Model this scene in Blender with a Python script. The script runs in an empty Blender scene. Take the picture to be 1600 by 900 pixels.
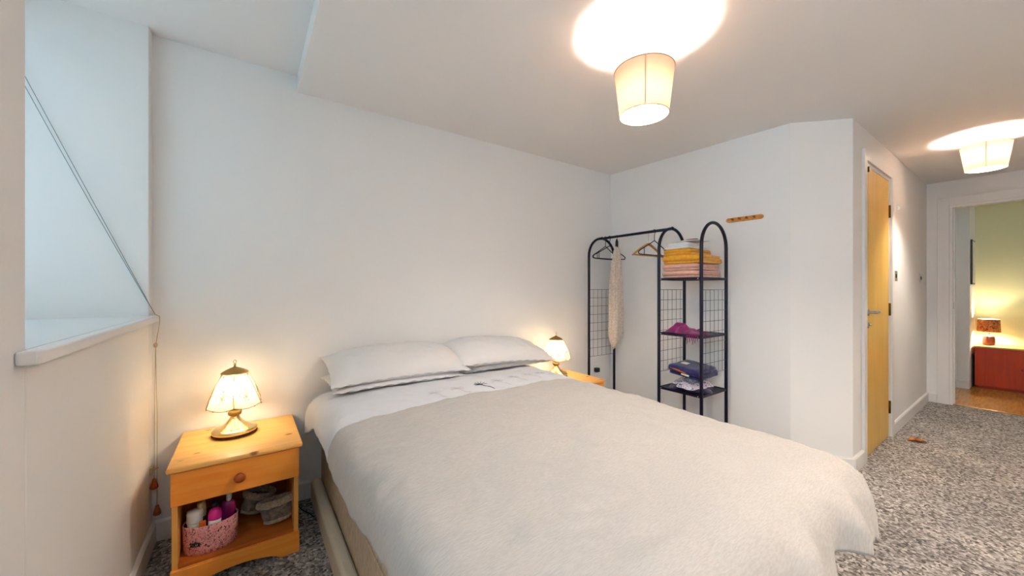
import bpy, bmesh, math, random
from mathutils import Vector, Matrix, noise
R = math.radians
scn = bpy.context.scene
COL = scn.collection
random.seed(4)

# ------------------------------------------------------------------ camera
CAMH = 1.185
cd = bpy.data.cameras.new('camera'); cam = bpy.data.objects.new('camera', cd); COL.objects.link(cam)
cam.location = (0, 0, CAMH); cam.rotation_euler = (R(90), 0, R(54.83 - 90))
cd.sensor_width = 36; cd.lens = 584 / 1600 * 36; cd.shift_y = 1 / 1600; cd.clip_start = .02
scn.camera = cam
# ------------------------------------------------------------------ world, daylight, exposure
DAY = 2.2
BULB = 1.0
w = bpy.data.worlds.new('world'); scn.world = w; w.use_nodes = True
bg = w.node_tree.nodes['Background']; bg.inputs[0].default_value = (.57, .80, 1, 1); bg.inputs[1].default_value = DAY
for yc, ww in ((1.763, 1.14), (-.35, 1.50)):      # sampling portals just outside the left wall's window and its added fill window
    pl = bpy.data.lights.new('window_daylight', 'AREA'); pl.shape = 'RECTANGLE'; pl.size = 1.30; pl.size_y = ww
    pl.cycles.is_portal = True
    po = bpy.data.objects.new('window_daylight', pl); COL.objects.link(po); po.location = (-1.02, yc, 1.72); po.rotation_euler = (0, R(-90), 0)
scn.view_settings.view_transform = 'Standard'; scn.view_settings.look = 'None'
scn.view_settings.exposure = 1.98; scn.view_settings.gamma = 1; scn.view_settings.use_curve_mapping = False

# ------------------------------------------------------------------ materials
def lin(h):
    h = h.lstrip('#'); v = [int(h[i:i+2], 16) / 255 for i in (0, 2, 4)]
    return tuple(c / 12.92 if c <= .04045 else ((c + .055) / 1.055) ** 2.4 for c in v) + (1,)
MATS = {}
def mat(name, col, rough=.6, metal=0, bump=0, bscale=200, col2=None, cscale=20, emis=None, estr=0, stretch=None, sheen=0, spec=.5, detail=4, clip=None):
    m = bpy.data.materials.new(name); m.use_nodes = True; nt = m.node_tree; b = nt.nodes['Principled BSDF']
    b.inputs['Roughness'].default_value = rough; b.inputs['Metallic'].default_value = metal
    b.inputs['Specular IOR Level'].default_value = spec
    if sheen: b.inputs['Sheen Weight'].default_value = sheen
    b.inputs['Base Color'].default_value = lin(col)
    tc = nt.nodes.new('ShaderNodeTexCoord'); mp = nt.nodes.new('ShaderNodeMapping'); nt.links.new(tc.outputs['Object'], mp.inputs[0])
    if stretch: mp.inputs['Scale'].default_value = stretch
    if col2:
        n = nt.nodes.new('ShaderNodeTexNoise'); n.inputs['Scale'].default_value = cscale; n.inputs['Detail'].default_value = detail
        r = nt.nodes.new('ShaderNodeValToRGB'); r.color_ramp.elements[0].color = lin(col); r.color_ramp.elements[1].color = lin(col2)
        a, c = clip or (.35, .65); r.color_ramp.elements[0].position = a; r.color_ramp.elements[1].position = c
        nt.links.new(mp.outputs[0], n.inputs['Vector']); nt.links.new(n.outputs['Fac'], r.inputs[0]); nt.links.new(r.outputs[0], b.inputs['Base Color'])
    if bump:
        n2 = nt.nodes.new('ShaderNodeTexNoise'); n2.inputs['Scale'].default_value = bscale; n2.inputs['Detail'].default_value = 3
        bp = nt.nodes.new('ShaderNodeBump'); bp.inputs['Strength'].default_value = bump; bp.inputs['Distance'].default_value = .002
        nt.links.new(mp.outputs[0], n2.inputs['Vector']); nt.links.new(n2.outputs['Fac'], bp.inputs['Height']); nt.links.new(bp.outputs[0], b.inputs['Normal'])
    if emis: b.inputs['Emission Color'].default_value = emis; b.inputs['Emission Strength'].default_value = estr
    MATS[name] = m; return m

def pine(name, base, dark, knot, axis, sc=1.0, seed=0.0):
    """knotty pine: long grain along one axis, soft growth bands, sparse knots"""
    m = bpy.data.materials.new(name); m.use_nodes = True; nt = m.node_tree; N = nt.nodes.new; L = nt.links.new; b = nt.nodes['Principled BSDF']
    tc = N('ShaderNodeTexCoord'); mp = N('ShaderNodeMapping'); L(tc.outputs['Object'], mp.inputs[0])
    s = [14 * sc] * 3; s[axis] = 1.1 * sc; mp.inputs['Scale'].default_value = s; mp.inputs['Location'].default_value = (seed, seed * .7, seed * 1.3)
    n = N('ShaderNodeTexNoise'); n.inputs['Scale'].default_value = 2.2; n.inputs['Detail'].default_value = 5; n.inputs['Distortion'].default_value = .6; L(mp.outputs[0], n.inputs['Vector'])
    r = N('ShaderNodeValToRGB'); r.color_ramp.elements[0].color = lin(dark); r.color_ramp.elements[1].color = lin(base); r.color_ramp.elements[0].position = .3; r.color_ramp.elements[1].position = .62
    L(n.outputs['Fac'], r.inputs[0])
    mp2 = N('ShaderNodeMapping'); L(tc.outputs['Object'], mp2.inputs[0]); s2 = [9.0] * 3; s2[axis] = 6.0; mp2.inputs['Scale'].default_value = s2; mp2.inputs['Location'].default_value = (seed * 2, seed, seed * 3)
    v = N('ShaderNodeTexVoronoi'); v.inputs['Scale'].default_value = 1.0; L(mp2.outputs[0], v.inputs['Vector'])
    r2 = N('ShaderNodeValToRGB'); r2.color_ramp.elements[0].position = .05; r2.color_ramp.elements[1].position = .12
    r2.color_ramp.elements[0].color = (1, 1, 1, 1); r2.color_ramp.elements[1].color = (0, 0, 0, 1); L(v.outputs['Distance'], r2.inputs[0])
    mx = N('ShaderNodeMix'); mx.data_type = 'RGBA'; L(r2.outputs[0], mx.inputs[0]); L(r.outputs[0], mx.inputs[6]); mx.inputs[7].default_value = lin(knot)
    L(mx.outputs[2], b.inputs['Base Color']); b.inputs['Roughness'].default_value = .38
    bp = N('ShaderNodeBump'); bp.inputs['Strength'].default_value = .12; bp.inputs['Distance'].default_value = .001; L(n.outputs['Fac'], bp.inputs['Height']); L(bp.outputs[0], b.inputs['Normal'])
    return m

def emit(name, rgb, strength):
    m = bpy.data.materials.new(name); m.use_nodes = True; nt = m.node_tree; nt.nodes.clear()
    e = nt.nodes.new('ShaderNodeEmission'); e.inputs[0].default_value = (*rgb, 1); e.inputs[1].default_value = strength
    o = nt.nodes.new('ShaderNodeOutputMaterial'); nt.links.new(e.outputs[0], o.inputs[0]); return m

def translucent(name, col, tcol, fac=.5, gloss=0, bump=0, bscale=150, see=0):
    m = bpy.data.materials.new(name); m.use_nodes = True; nt = m.node_tree; nt.nodes.clear(); N = nt.nodes.new; L = nt.links.new
    d = N('ShaderNodeBsdfDiffuse'); d.inputs[0].default_value = lin(col); t = N('ShaderNodeBsdfTranslucent'); t.inputs[0].default_value = lin(tcol)
    mx = N('ShaderNodeMixShader'); mx.inputs[0].default_value = fac; L(d.outputs[0], mx.inputs[1]); L(t.outputs[0], mx.inputs[2]); out = mx
    if see:
        tr = N('ShaderNodeBsdfTransparent'); m3 = N('ShaderNodeMixShader'); m3.inputs[0].default_value = see; L(out.outputs[0], m3.inputs[1]); L(tr.outputs[0], m3.inputs[2]); out = m3
    if gloss:
        g = N('ShaderNodeBsdfGlossy'); g.inputs['Roughness'].default_value = .12; m2 = N('ShaderNodeMixShader'); m2.inputs[0].default_value = gloss
        L(out.outputs[0], m2.inputs[1]); L(g.outputs[0], m2.inputs[2]); out = m2
    if bump:
        tc = N('ShaderNodeTexCoord'); n2 = N('ShaderNodeTexNoise'); n2.inputs['Scale'].default_value = bscale; bp = N('ShaderNodeBump'); bp.inputs['Strength'].default_value = bump; bp.inputs['Distance'].default_value = .001
        L(tc.outputs['Object'], n2.inputs['Vector']); L(n2.outputs['Fac'], bp.inputs['Height']); L(bp.outputs[0], d.inputs['Normal'])
    o = N('ShaderNodeOutputMaterial'); L(out.outputs[0], o.inputs[0]); return m

def carpet_mat():
    m = bpy.data.materials.new('carpet'); m.use_nodes = True; nt = m.node_tree; N = nt.nodes.new; L = nt.links.new; b = nt.nodes['Principled BSDF']
    tc = N('ShaderNodeTexCoord')
    v = N('ShaderNodeTexVoronoi'); v.inputs['Scale'].default_value = 95; L(tc.outputs['Object'], v.inputs['Vector'])
    sp = N('ShaderNodeSeparateColor'); L(v.outputs['Color'], sp.inputs[0])
    r = N('ShaderNodeValToRGB'); e = r.color_ramp.elements; e[0].color = lin('#5c5754'); e[1].color = lin('#d0cbc8')
    for p, c in ((.22, '#7c7773'), (.5, '#999390'), (.78, '#b4afab')): k = e.new(p); k.color = lin(c)
    L(sp.outputs[0], r.inputs[0])
    n = N('ShaderNodeTexNoise'); n.inputs['Scale'].default_value = 3; n.inputs['Detail'].default_value = 3; L(tc.outputs['Object'], n.inputs['Vector'])
    r3 = N('ShaderNodeValToRGB'); r3.color_ramp.elements[0].color = (.78, .78, .78, 1); r3.color_ramp.elements[1].color = (1.05, 1.03, 1, 1); r3.color_ramp.elements[0].position = .35; r3.color_ramp.elements[1].position = .65; L(n.outputs['Fac'], r3.inputs[0])
    mx = N('ShaderNodeMix'); mx.data_type = 'RGBA'; mx.blend_type = 'MULTIPLY'; mx.inputs[0].default_value = 1; L(r.outputs[0], mx.inputs[6]); L(r3.outputs[0], mx.inputs[7])
    L(mx.outputs[2], b.inputs['Base Color']); b.inputs['Roughness'].default_value = .95; b.inputs['Specular IOR Level'].default_value = .1
    v2 = N('ShaderNodeTexVoronoi'); v2.inputs['Scale'].default_value = 95; L(tc.outputs['Object'], v2.inputs['Vector'])
    bp = N('ShaderNodeBump'); bp.inputs['Strength'].default_value = .8; bp.inputs['Distance'].default_value = .004; bp.invert = True; L(v2.outputs['Distance'], bp.inputs['Height']); L(bp.outputs[0], b.inputs['Normal'])
    return m

def voro_print(name, base, c1, c2, scale=60, th=(.3, .45)):
    m = bpy.data.materials.new(name); m.use_nodes = True; nt = m.node_tree; N = nt.nodes.new; L = nt.links.new; b = nt.nodes['Principled BSDF']
    tc = N('ShaderNodeTexCoord'); n = N('ShaderNodeTexNoise'); n.inputs['Scale'].default_value = scale; n.inputs['Detail'].default_value = 2; n.inputs['Distortion'].default_value = 1.5; L(tc.outputs['Object'], n.inputs['Vector'])
    r = N('ShaderNodeValToRGB'); e = r.color_ramp.elements; r.color_ramp.interpolation = 'CONSTANT'
    e[0].color = lin(c1); e[0].position = 0; e[1].color = lin(base); e[1].position = .42; k = e.new(.60); k.color = lin(c2); k = e.new(.66); k.color = lin(base)
    L(n.outputs['Fac'], r.inputs[0]); L(r.outputs[0], b.inputs['Base Color']); b.inputs['Roughness'].default_value = .6
    return m

WALL = mat('wall_paint', '#f1eeeb', .75, bump=.08, bscale=120, spec=.2)
CEILM = mat('ceiling_paint', '#f1edea', .8, bump=.05, bscale=90, spec=.2)
TRIM = mat('trim_gloss', '#eae6e2', .35)
CARPET = carpet_mat()
GREENW = mat('far_wall_paint', '#dcd8b4', .8, spec=.2)
FWOOD = mat('far_floor_wood', '#c07c24', .2, col2='#dda040', cscale=6, stretch=(1, 8, 1))
DOORW = pine('door_wood', '#e4b85a', '#dbac4c', '#d8a848', 2, .6)
FRAMEW = mat('upvc', '#f2f4f6', .3)
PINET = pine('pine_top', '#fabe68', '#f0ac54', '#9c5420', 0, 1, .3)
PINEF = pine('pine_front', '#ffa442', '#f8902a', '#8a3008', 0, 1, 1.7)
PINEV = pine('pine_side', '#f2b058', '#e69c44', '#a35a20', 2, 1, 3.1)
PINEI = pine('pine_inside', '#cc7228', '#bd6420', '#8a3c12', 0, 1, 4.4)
KNOBW = pine('knob_wood', '#b8561c', '#93400f', '#6a2a08', 0, 3)
BRASS = mat('brass', '#ead49c', .2, 1)
BRASSD = mat('brass_dark', '#b89656', .3, 1)
FELT = mat('base_felt', '#3c1c12', .8)
GLASSP = translucent('frosted_glass', '#e8e2d2', '#d9cdb4', .5, .08, see=.06)
MOTIF = mat('etched_motif', '#8a7850', .5)
SHADE = translucent('linen_shade', '#ccae92', '#7a5f4c', .10, bump=.4)
BLINDF = translucent('added_blind_fabric', '#e4e4e2', '#d6d8d6', .66)  # unseen lowered blind, added to dim and even the daylight on the reveal
SEAM = mat('shade_seam', '#b58c68', .8)
WIRE = mat('shade_rim', '#8c6c50', .5)
WHITEP = mat('white_plastic', '#f2f0ec', .35)
BLACKT = mat('rack_enamel', '#0d0522', .38, spec=.35)
WIREG = mat('rack_wire', '#2a2630', .4)
BLACKP = mat('black_plastic', '#0f0e12', .35)
HANGW = mat('hanger_wood', '#e09a3e', .4, col2='#c97f2a', cscale=8, stretch=(1, 6, 6))
STEEL = mat('steel', '#c9c9c9', .22, 1)
HINGE = mat('hinge_brass', '#6b4a20', .35, 1)
LINEN = mat('duvet_linen', '#b2aba4', .85, bump=.35, bscale=260, col2='#beb7b0', cscale=60, stretch=(1, 6, 1), sheen=.2, spec=.2)
COTTON = mat('white_cotton', '#dcd8d6', .85, bump=.15, bscale=300, sheen=.2, spec=.2)
COTTOND = mat('duvet_border', '#d6d5d8', .85, bump=.15, bscale=300, sheen=.2, spec=.2)
THREAD = mat('dark_thread', '#4c4c58', .8)
THREADL = mat('grey_thread', '#c3bcb8', .8)
DIVAN = mat('divan_damask', '#b9a58c', .75, col2='#cdbca4', cscale=30, stretch=(1, 2, 1), bump=.3, bscale=60)
DIVANR = mat('divan_rail', '#d8cbb4', .6)
MATTR = mat('mattress_ticking', '#ddd6c8', .8, bump=.3, bscale=50)
BROWNH = mat('brown_handle', '#3a2014', .4)
YELLOW = mat('yellow_terry', '#f4b024', .95, bump=1, bscale=500, col2='#eaa014', cscale=40, sheen=.4, spec=.1)
PINK = mat('pink_terry', '#ecb8a4', .95, bump=1, bscale=500, col2='#e2a892', cscale=40, sheen=.4, spec=.1)
WHITET = mat('white_terry', '#f8f6f6', .95, bump=.8, bscale=500, sheen=.4, spec=.1)
MAGENTA = mat('magenta_cloth', '#9c1470', .8, bump=.5, bscale=150, col2='#6d0846', cscale=20, sheen=.3)
NAVY = mat('navy_denim', '#22206a', .85, bump=.7, bscale=400, col2='#16144a', cscale=50, sheen=.3)
PURPLE = mat('purple_cloth', '#35204e', .85, bump=.4, bscale=200, col2='#241238', cscale=30, sheen=.3)
ORANGE = mat('orange_cloth', '#d4622a', .85)
FLORAL = voro_print('floral_cloth', '#dcd8e0', '#5c5280', '#c68aa0', 45)
PINKPRINT = voro_print('pink_print', '#f0a8a0', '#6a2434', '#c4606c', 115)
CREAMK = mat('cream_knit', '#ecdccc', .95, bump=1, bscale=260, col2='#d0bcaa', cscale=70, sheen=.5, spec=.1)
GREYF = mat('grey_fleece', '#8f8072', .95, bump=1, bscale=120, col2='#6c5e54', cscale=60, sheen=.3, spec=.1)
FURC = mat('taupe_fur', '#b9a288', 1, bump=1, bscale=220, col2='#94806a', cscale=90, sheen=.6, spec=.05)
BLACKI = mat('basket_inside', '#2a1420', .7)
PINKC = mat('hot_pink_cap', '#ef2a94', .25)
MAGP = mat('magenta_plastic', '#8e1a6a', .2)
ORANGEP = mat('orange_plastic', '#e2661c', .35)
GOLDP = mat('pale_gold_tube', '#c9b27c', .3, .3)
CREAMP = mat('cream_bottle', '#ece6d6', .3)
PAPER = mat('paper_tag', '#e8e0da', .7)
REDP = mat('red_print', '#7a2430', .6)
CABW = pine('cabinet_cherry', '#c84010', '#b4360c', '#942a08', 2, .7, 6.1)
CABT = mat('cabinet_top', '#d8b25a', .3)
FLSH = voro_print('floral_shade', '#c8702e', '#8a2c1a', '#e0a050', 40)
COPPER = mat('copper_glaze', '#6a2c1c', .18, .4)
CORDM = mat('cord', '#8d8e90', .7)
CORDC = mat('cord_cream', '#c9b48e', .7)
LEAF = mat('dry_leaf', '#7a2408', .55, col2='#c8842c', cscale=45)
GLASS = bpy.data.materials.new('window_glass'); GLASS.use_nodes = True
gnt = GLASS.node_tree; gnt.nodes.clear()
_t = gnt.nodes.new('ShaderNodeBsdfTransparent'); _g = gnt.nodes.new('ShaderNodeBsdfGlossy'); _g.inputs['Roughness'].default_value = .02
_m = gnt.nodes.new('ShaderNodeMixShader'); _m.inputs[0].default_value = .06; _o = gnt.nodes.new('ShaderNodeOutputMaterial')
gnt.links.new(_t.outputs[0], _m.inputs[1]); gnt.links.new(_g.outputs[0], _m.inputs[2]); gnt.links.new(_m.outputs[0], _o.inputs[0])
# lamps
BULBM = emit('bulb_glow', (1, .90, .78), 320 * BULB)
BULBH = emit('hall_bulb_glow', (1, .90, .78), 500 * BULB)
BULBR = emit('fill_bulb_glow', (1, .87, .72), 720 * BULB)  # added lamp out of view, lifts walls and ceiling
BULBS = emit('bedside_bulb_glow', (1, .85, .60), 25 * BULB)
BULBF = emit('far_bulb_glow', (1, .86, .56), 190 * BULB)

# ------------------------------------------------------------------ mesh helpers
ORG = {}
class MB:
    def __init__(s): s.v = []; s.f = []; s.sm = []
    def add(s, vs, fs, smooth=False):
        b = len(s.v); s.v += [tuple(p) for p in vs]; s.f += [[b + i for i in f] for f in fs]; s.sm += [smooth] * len(fs); return s
    def box(s, x0, x1, y0, y1, z0, z1):
        return s.add([(x0,y0,z0),(x1,y0,z0),(x1,y1,z0),(x0,y1,z0),(x0,y0,z1),(x1,y0,z1),(x1,y1,z1),(x0,y1,z1)],
                     [(3,2,1,0),(4,5,6,7),(0,1,5,4),(1,2,6,5),(2,3,7,6),(3,0,4,7)])
    def prism(s, poly, h0, h1, plane='xy'):
        """extrude a 2D polygon; plane 'xy' along z, 'xz' along y, 'yz' along x"""
        n = len(poly)
        def P(a, b, h): return {'xy': (a, b, h), 'xz': (a, h, b), 'yz': (h, a, b)}[plane]
        vs = [P(a, b, h0) for a, b in poly] + [P(a, b, h1) for a, b in poly]
        return s.add(vs, [list(range(n))[::-1], list(range(n, 2*n))] + [(i, (i+1) % n, n + (i+1) % n, n + i) for i in range(n)])
    def ring(s, path, prof, closed=False, smooth=True, cap=True):
        """sweep: prof(i) -> list of points (world) per path station"""
        rings = [prof(i) for i in range(len(path))]; n = len(rings[0]); vs = [p for r_ in rings for p in r_]; fs = []
        m = len(rings); rng = m if closed else m - 1
        for i in range(rng):
            for j in range(n):
                a = i*n + j; b_ = i*n + (j+1) % n; c = ((i+1) % m)*n + (j+1) % n; d = ((i+1) % m)*n + j; fs.append((a, b_, c, d))
        if cap and not closed: fs += [list(range(n))[::-1], [(m-1)*n + j for j in range(n)]]
        return s.add(vs, fs, smooth)
    def tube(s, path, r, seg=8, closed=False, cap=True):
        P = [Vector(p) for p in path]; m = len(P); rr = r if isinstance(r, (list, tuple)) else [r]*m
        T = []
        for i in range(m):
            a = P[(i-1) % m] if (closed or i > 0) else P[i]; b = P[(i+1) % m] if (closed or i < m-1) else P[i]
            T.append((b - a).normalized() if (b-a).length > 1e-9 else Vector((0,0,1)))
        up = Vector((0,0,1)) if abs(T[0].z) < .9 else Vector((1,0,0)); u = T[0].cross(up).normalized(); U = []
        for i in range(m):
            u = (u - T[i]*u.dot(T[i])); u = u.normalized() if u.length > 1e-6 else T[i].orthogonal().normalized(); U.append(u)
        def prof(i):
            v = T[i].cross(U[i]); return [P[i] + (U[i]*math.cos(2*math.pi*k/seg) + v*math.sin(2*math.pi*k/seg))*rr[i] for k in range(seg)]
        return s.ring(P, prof, closed, True, cap)
    def lathe(s, prof, c=(0,0,0), seg=24, sx=1, sy=1, cap=True):
        cx, cy, cz = c; n = len(prof); vs = []; fs = []
        for r, z in prof:
            for k in range(seg): a = 2*math.pi*k/seg; vs.append((cx + sx*r*math.cos(a), cy + sy*r*math.sin(a), cz + z))
        for i in range(n-1):
            for k in range(seg): fs.append((i*seg+k, i*seg+(k+1) % seg, (i+1)*seg+(k+1) % seg, (i+1)*seg+k))
        if cap:
            if prof[0][0] > 1e-6: fs.append(list(range(seg))[::-1])
            if prof[-1][0] > 1e-6: fs.append([(n-1)*seg+k for k in range(seg)])
        return s.add(vs, fs, True)
    def ball(s, c, r, seg=14, rings=8, sx=1, sy=1, sz=1):
        pr = [(max(1e-5, math.sin(math.pi*i/rings))*r, -math.cos(math.pi*i/rings)*r*sz) for i in range(rings+1)]
        return s.lathe(pr, c, seg, sx, sy, cap=False)
    def grid(s, nu, nv, fn, smooth=True, wrapu=False):
        vs = [fn(i/(nu), j/(nv)) for j in range(nv+1) for i in range(nu+1)]
        fs = [(j*(nu+1)+i, j*(nu+1)+i+1, (j+1)*(nu+1)+i+1, (j+1)*(nu+1)+i) for j in range(nv) for i in range(nu)]
        return s.add(vs, fs, smooth)
    def build(s, name, m, parent=None, bevel=0, seg=2, solid=0, merge=False, sub=0, off=-1):
        me = bpy.data.meshes.new(name)
        o0 = ORG.get(parent.name, Vector((0,0,0))) if parent else Vector((0,0,0))
        me.from_pydata([tuple(Vector(p) - o0) for p in s.v], [], s.f); me.update()
        for p, q in zip(me.polygons, s.sm): p.use_smooth = q
        if merge:
            bm = bmesh.new(); bm.from_mesh(me); bmesh.ops.remove_doubles(bm, verts=bm.verts, dist=4e-5); bmesh.ops.recalc_face_normals(bm, faces=bm.faces); bm.to_mesh(me); bm.free()
        for q in (m if isinstance(m, (list, tuple)) else [m]): me.materials.append(q)
        o = bpy.data.objects.new(name, me); COL.objects.link(o)
        if parent: o.parent = parent; ORG[o.name] = o0
        if bevel:
            b = o.modifiers.new('bevel', 'BEVEL'); b.width = bevel; b.segments = seg; b.limit_method = 'ANGLE'; b.angle_limit = R(40); b.harden_normals = False
        if solid:
            k = o.modifiers.new('solid', 'SOLIDIFY'); k.thickness = solid; k.offset = off
        if sub:
            k = o.modifiers.new('sub', 'SUBSURF'); k.levels = sub; k.render_levels = sub
        return o
def tag(o, label, cat=None, group=None, kind=None):
    o['label'] = label
    if cat: o['category'] = cat
    if group: o['group'] = group
    if kind: o['kind'] = kind
    return o
def empty(name, loc=(0,0,0), label=None, cat=None, group=None, kind=None):
    o = bpy.data.objects.new(name, None); COL.objects.link(o); o.location = loc; o.empty_display_size = .05
    ORG[o.name] = Vector(loc)
    if label: tag(o, label, cat, group, kind)
    elif kind: o['kind'] = kind
    return o
def struct(name, mb, m, label, **k):
    o = mb.build(name, m, **k); o['kind'] = 'structure'; o['label'] = label; return o
def copy_tree(o, parent=None):
    c = o.copy(); COL.objects.link(c)
    if parent: c.parent = parent
    for ch in [x for x in bpy.data.objects if x.parent == o]: copy_tree(ch, c)
    return c
def fbm(x, y, z=0, o=3): return noise.fractal(Vector((x, y, z)), 1.0, 2.0, o)

# ------------------------------------------------------------------ room shell
CZ = 2.285; CR = 2.375                       # main and raised ceiling heights
XW, YH, XE, YD, YB = -.37, 2.405, 5.86, .705, -1.35
WY0, WY1, SILL = 1.19, 2.335, 1.062         # window opening
GX = -.98                                    # window plane at the back of the reveal
struct('floor', MB().box(XW, XE + .03, YB, YH + .05, -.10, 0), CARPET, 'speckled grey looped pile carpet')
struct('floor', MB().box(XE + .03, 7.7, -1.6, .6, -.10, 0), FWOOD, 'glossy orange wooden floor of the room beyond')
c = MB(); c.box(.222, XE + .1, YB - .1, YH + .1, CZ, CZ + .25); struct('ceiling', c, CEILM, 'white painted ceiling')
c = MB(); c.box(GX - .1, .222, YB - .1, YH + .1, CR, CR + .16); struct('ceiling', c, CEILM, 'slightly raised strip of ceiling along the window wall')
struct('wall_back', MB().box(XW - .9, 3.2, YH, YH + .1, -.1, CR + .1), WALL, 'plain white wall behind the bed head')
# window wall with its opening and the deep reveal
wl = MB(); wl.box(GX - .02, XW, .40, WY0, -.1, CR + .05); wl.box(GX - .02, XW, YB - .1, -1.10, -.1, CR + .05); wl.box(GX - .02, XW, -1.10, .40, -.1, SILL - .03); wl.box(GX - .02, XW, WY1, YH, -.1, CR + .05); wl.box(GX - .02, XW, WY0, WY1, -.1, SILL - .03)
struct('wall_left', wl, WALL, 'white wall with the deep window opening', bevel=.004)
struct('wall_rear', MB().box(XW - .9, XE + .1, YB - .1, YB, -.1, CR + .1), WALL, 'white wall opposite the bed head')
# wall with the clothes rack, its angled corner, then the wall with the door
DX0, DX1, DZ = 3.462, 4.205, 2.065          # door opening
A0, A1, A2 = (2.862, YH + .05), (2.944, .964), (3.191, YD)
struct('wall_right', MB().prism([A0, A1, (3.35, 1.1), (3.35, YH + .05)], -.1, CZ + .05), WALL, 'white wall behind the clothes rack')
struct('wall_corner', MB().prism([A1, A2, (3.35, YD), (3.35, 1.1)], -.1, CZ + .05), WALL, 'narrow angled white wall beside the door')
wd = MB(); wd.box(3.35, DX0, YD, YD + .12, -.1, CZ + .05); wd.box(DX1, XE + .1, YD, YD + .12, -.1, CZ + .05); wd.box(DX0, DX1, YD, YD + .12, DZ, CZ + .05)
struct('wall_door', wd, WALL, 'white wall with the wooden door')
struct('wall_cupboard', MB().box(3.36, 4.4, YD + .5, YD + .6, -.1, CZ + .05), WALL, 'wall inside the cupboard behind the door')
EY, EZ = .548, 2.035
we = MB(); we.box(XE, XE + .1, EY, YD + .1, -.1, CZ + .05); we.box(XE, XE + .1, YB - .1, -.26, -.1, CZ + .05); we.box(XE, XE + .1, -.26, EY, EZ, CZ + .05)
struct('wall_end', we, WALL, 'white end wall with the open doorway')
# room beyond the doorway
struct('wall_far', MB().box(7.55, 7.65, -1.7, .7, -.1, 2.5), GREENW, 'pale green yellow wall of the room beyond')
struct('wall_nib', MB().box(6.96, 7.55, .495, .70, -.1, 2.5), WALL, 'short projecting wall in the room beyond')
struct('wall_far_side', MB().box(XE + .1, 6.96, .60, .70, -.1, 2.5), WALL, 'side wall just past the doorway')
struct('wall_far_end', MB().box(XE + .1, 7.6, -1.7, -1.6, -.1, 2.5), GREENW, 'end wall of the room beyond')
struct('ceiling', MB().box(XE + .1, 7.65, -1.7, .7, 2.4, 2.5), CEILM, 'ceiling of the room beyond')
# skirting boards
def skirt(name, pts, label, h=.095, t=.016):
    """pts: polyline on the wall face; thickness goes to the left of travel"""
    m = MB()
    for a, b in zip(pts, pts[1:]):
        a = Vector(a); b = Vector(b); d = (b - a).normalized(); n = Vector((-d.y, d.x))
        st = []
        for p in (a, b):
            st.append([(p.x, p.y, 0), (p.x + n.x*t, p.y + n.y*t, 0), (p.x + n.x*t, p.y + n.y*t, h - .008), (p.x + n.x*(t - .007), p.y + n.y*(t - .007), h), (p.x, p.y, h)])
        m.ring(st, lambda i, st=st: st[i], smooth=False)
    return struct(name, m, TRIM, label)
skirt('baseboard_left', [(XW, YH), (XW, YB)], 'white skirting board under the window')
skirt('baseboard_back', [(2.865, YH), (XW, YH)], 'white skirting board behind the bed head')
skirt('baseboard_right', [A2, A1, (2.862, YH)], 'white skirting board behind the clothes rack')
skirt('baseboard_door', [(DX0 - .06, YD), (A2[0] - .004, YD)], 'short white skirting board left of the door')
skirt('baseboard_door', [(XE, YD), (DX1 + .065, YD)], 'white skirting board right of the door')
skirt('baseboard_end', [(XE, EY + .085), (XE, YD)], 'tiny white skirting board beside the doorway')
skirt('baseboard_rear', [(XW, YB), (XE, YB)], 'white skirting board on the wall opposite')
skirt('baseboard_nib', [(6.96, .495), (6.96, .60)], 'white skirting board in the room beyond')

# windows of the left wall: frame, glass, sill board (the second is added behind the viewpoint for fill light)
def window(name, label, y0, y1):
    w = empty(name, (GX, (y0 + y1)/2, SILL), label, kind='structure'); ym = (y0 + y1)/2
    fr = MB(); fr.box(GX, GX + .06, y0, y0 + .06, SILL, CR); fr.box(GX, GX + .06, y1 - .06, y1, SILL, CR); fr.box(GX + .001, GX + .059, ym - .03, ym + .03, SILL + .001, CR - .001)
    fr.box(GX + .001, GX + .059, y0 + .001, y1 - .001, SILL + .001, SILL + .06); fr.box(GX + .001, GX + .059, y0 + .001, y1 - .001, CR - .06, CR - .001)
    fr.build('window_frame', FRAMEW, w)
    for a, b_ in ((y0 + .06, ym - .03), (ym + .03, y1 - .06)): MB().box(GX + .025, GX + .031, a, b_, SILL + .06, CR - .06).build('pane', GLASS, w)
    MB().box(GX, XW + .001, y0, y1, SILL - .03, SILL).build('sill_bed', TRIM, w)
    MB().box(XW, XW + .034, y0 - .05, y1 + .02, SILL - .028, SILL).build('window_sill', TRIM, w, bevel=.006, seg=3)
window('window_1', 'deep set window with a white sill and an added lowered blind', WY0, WY1)
window('fill_window', 'unseen deep set window added on the same wall for fill daylight', -1.10, .40)
# roller blind and its cords; lowered fabric added out of view to soften daylight
rb = empty('roller_blind', (-.85, 1.76, 2.3), 'roller blind with unseen pale fabric added to soften the window light', 'blind')
MB().box(-.875, -.825, WY0 + .02, WY1 - .02, 2.335, 2.374).build('headrail', FRAMEW, rb, bevel=.004)
t = MB(); t.tube([(-.86, WY0 + .03, 2.295), (-.86, WY1 - .03, 2.295)], .028, 16); t.build('rolled_fabric', COTTON, rb)
MB().box(-.8335, -.832, WY0 + .03, WY1 - .03, SILL + .03, 2.30).build('added_blind_fabric', BLINDF, rb)
MB().box(-.840, -.826, WY0 + .03, WY1 - .03, SILL + .012, SILL + .03).build('bottom_bar', FRAMEW, rb, bevel=.003)
bc = empty('blind_cord', (XW + .02, 2.345, .3), 'thin cords running from the blind over the sill corner down the wall', 'cord')
def sag(a, b, n=14, s=.01): return [tuple(Vector(a).lerp(Vector(b), i/n) + Vector((0, 0, -s*4*(i/n)*(1 - i/n)))) for i in range(n+1)]
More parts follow.
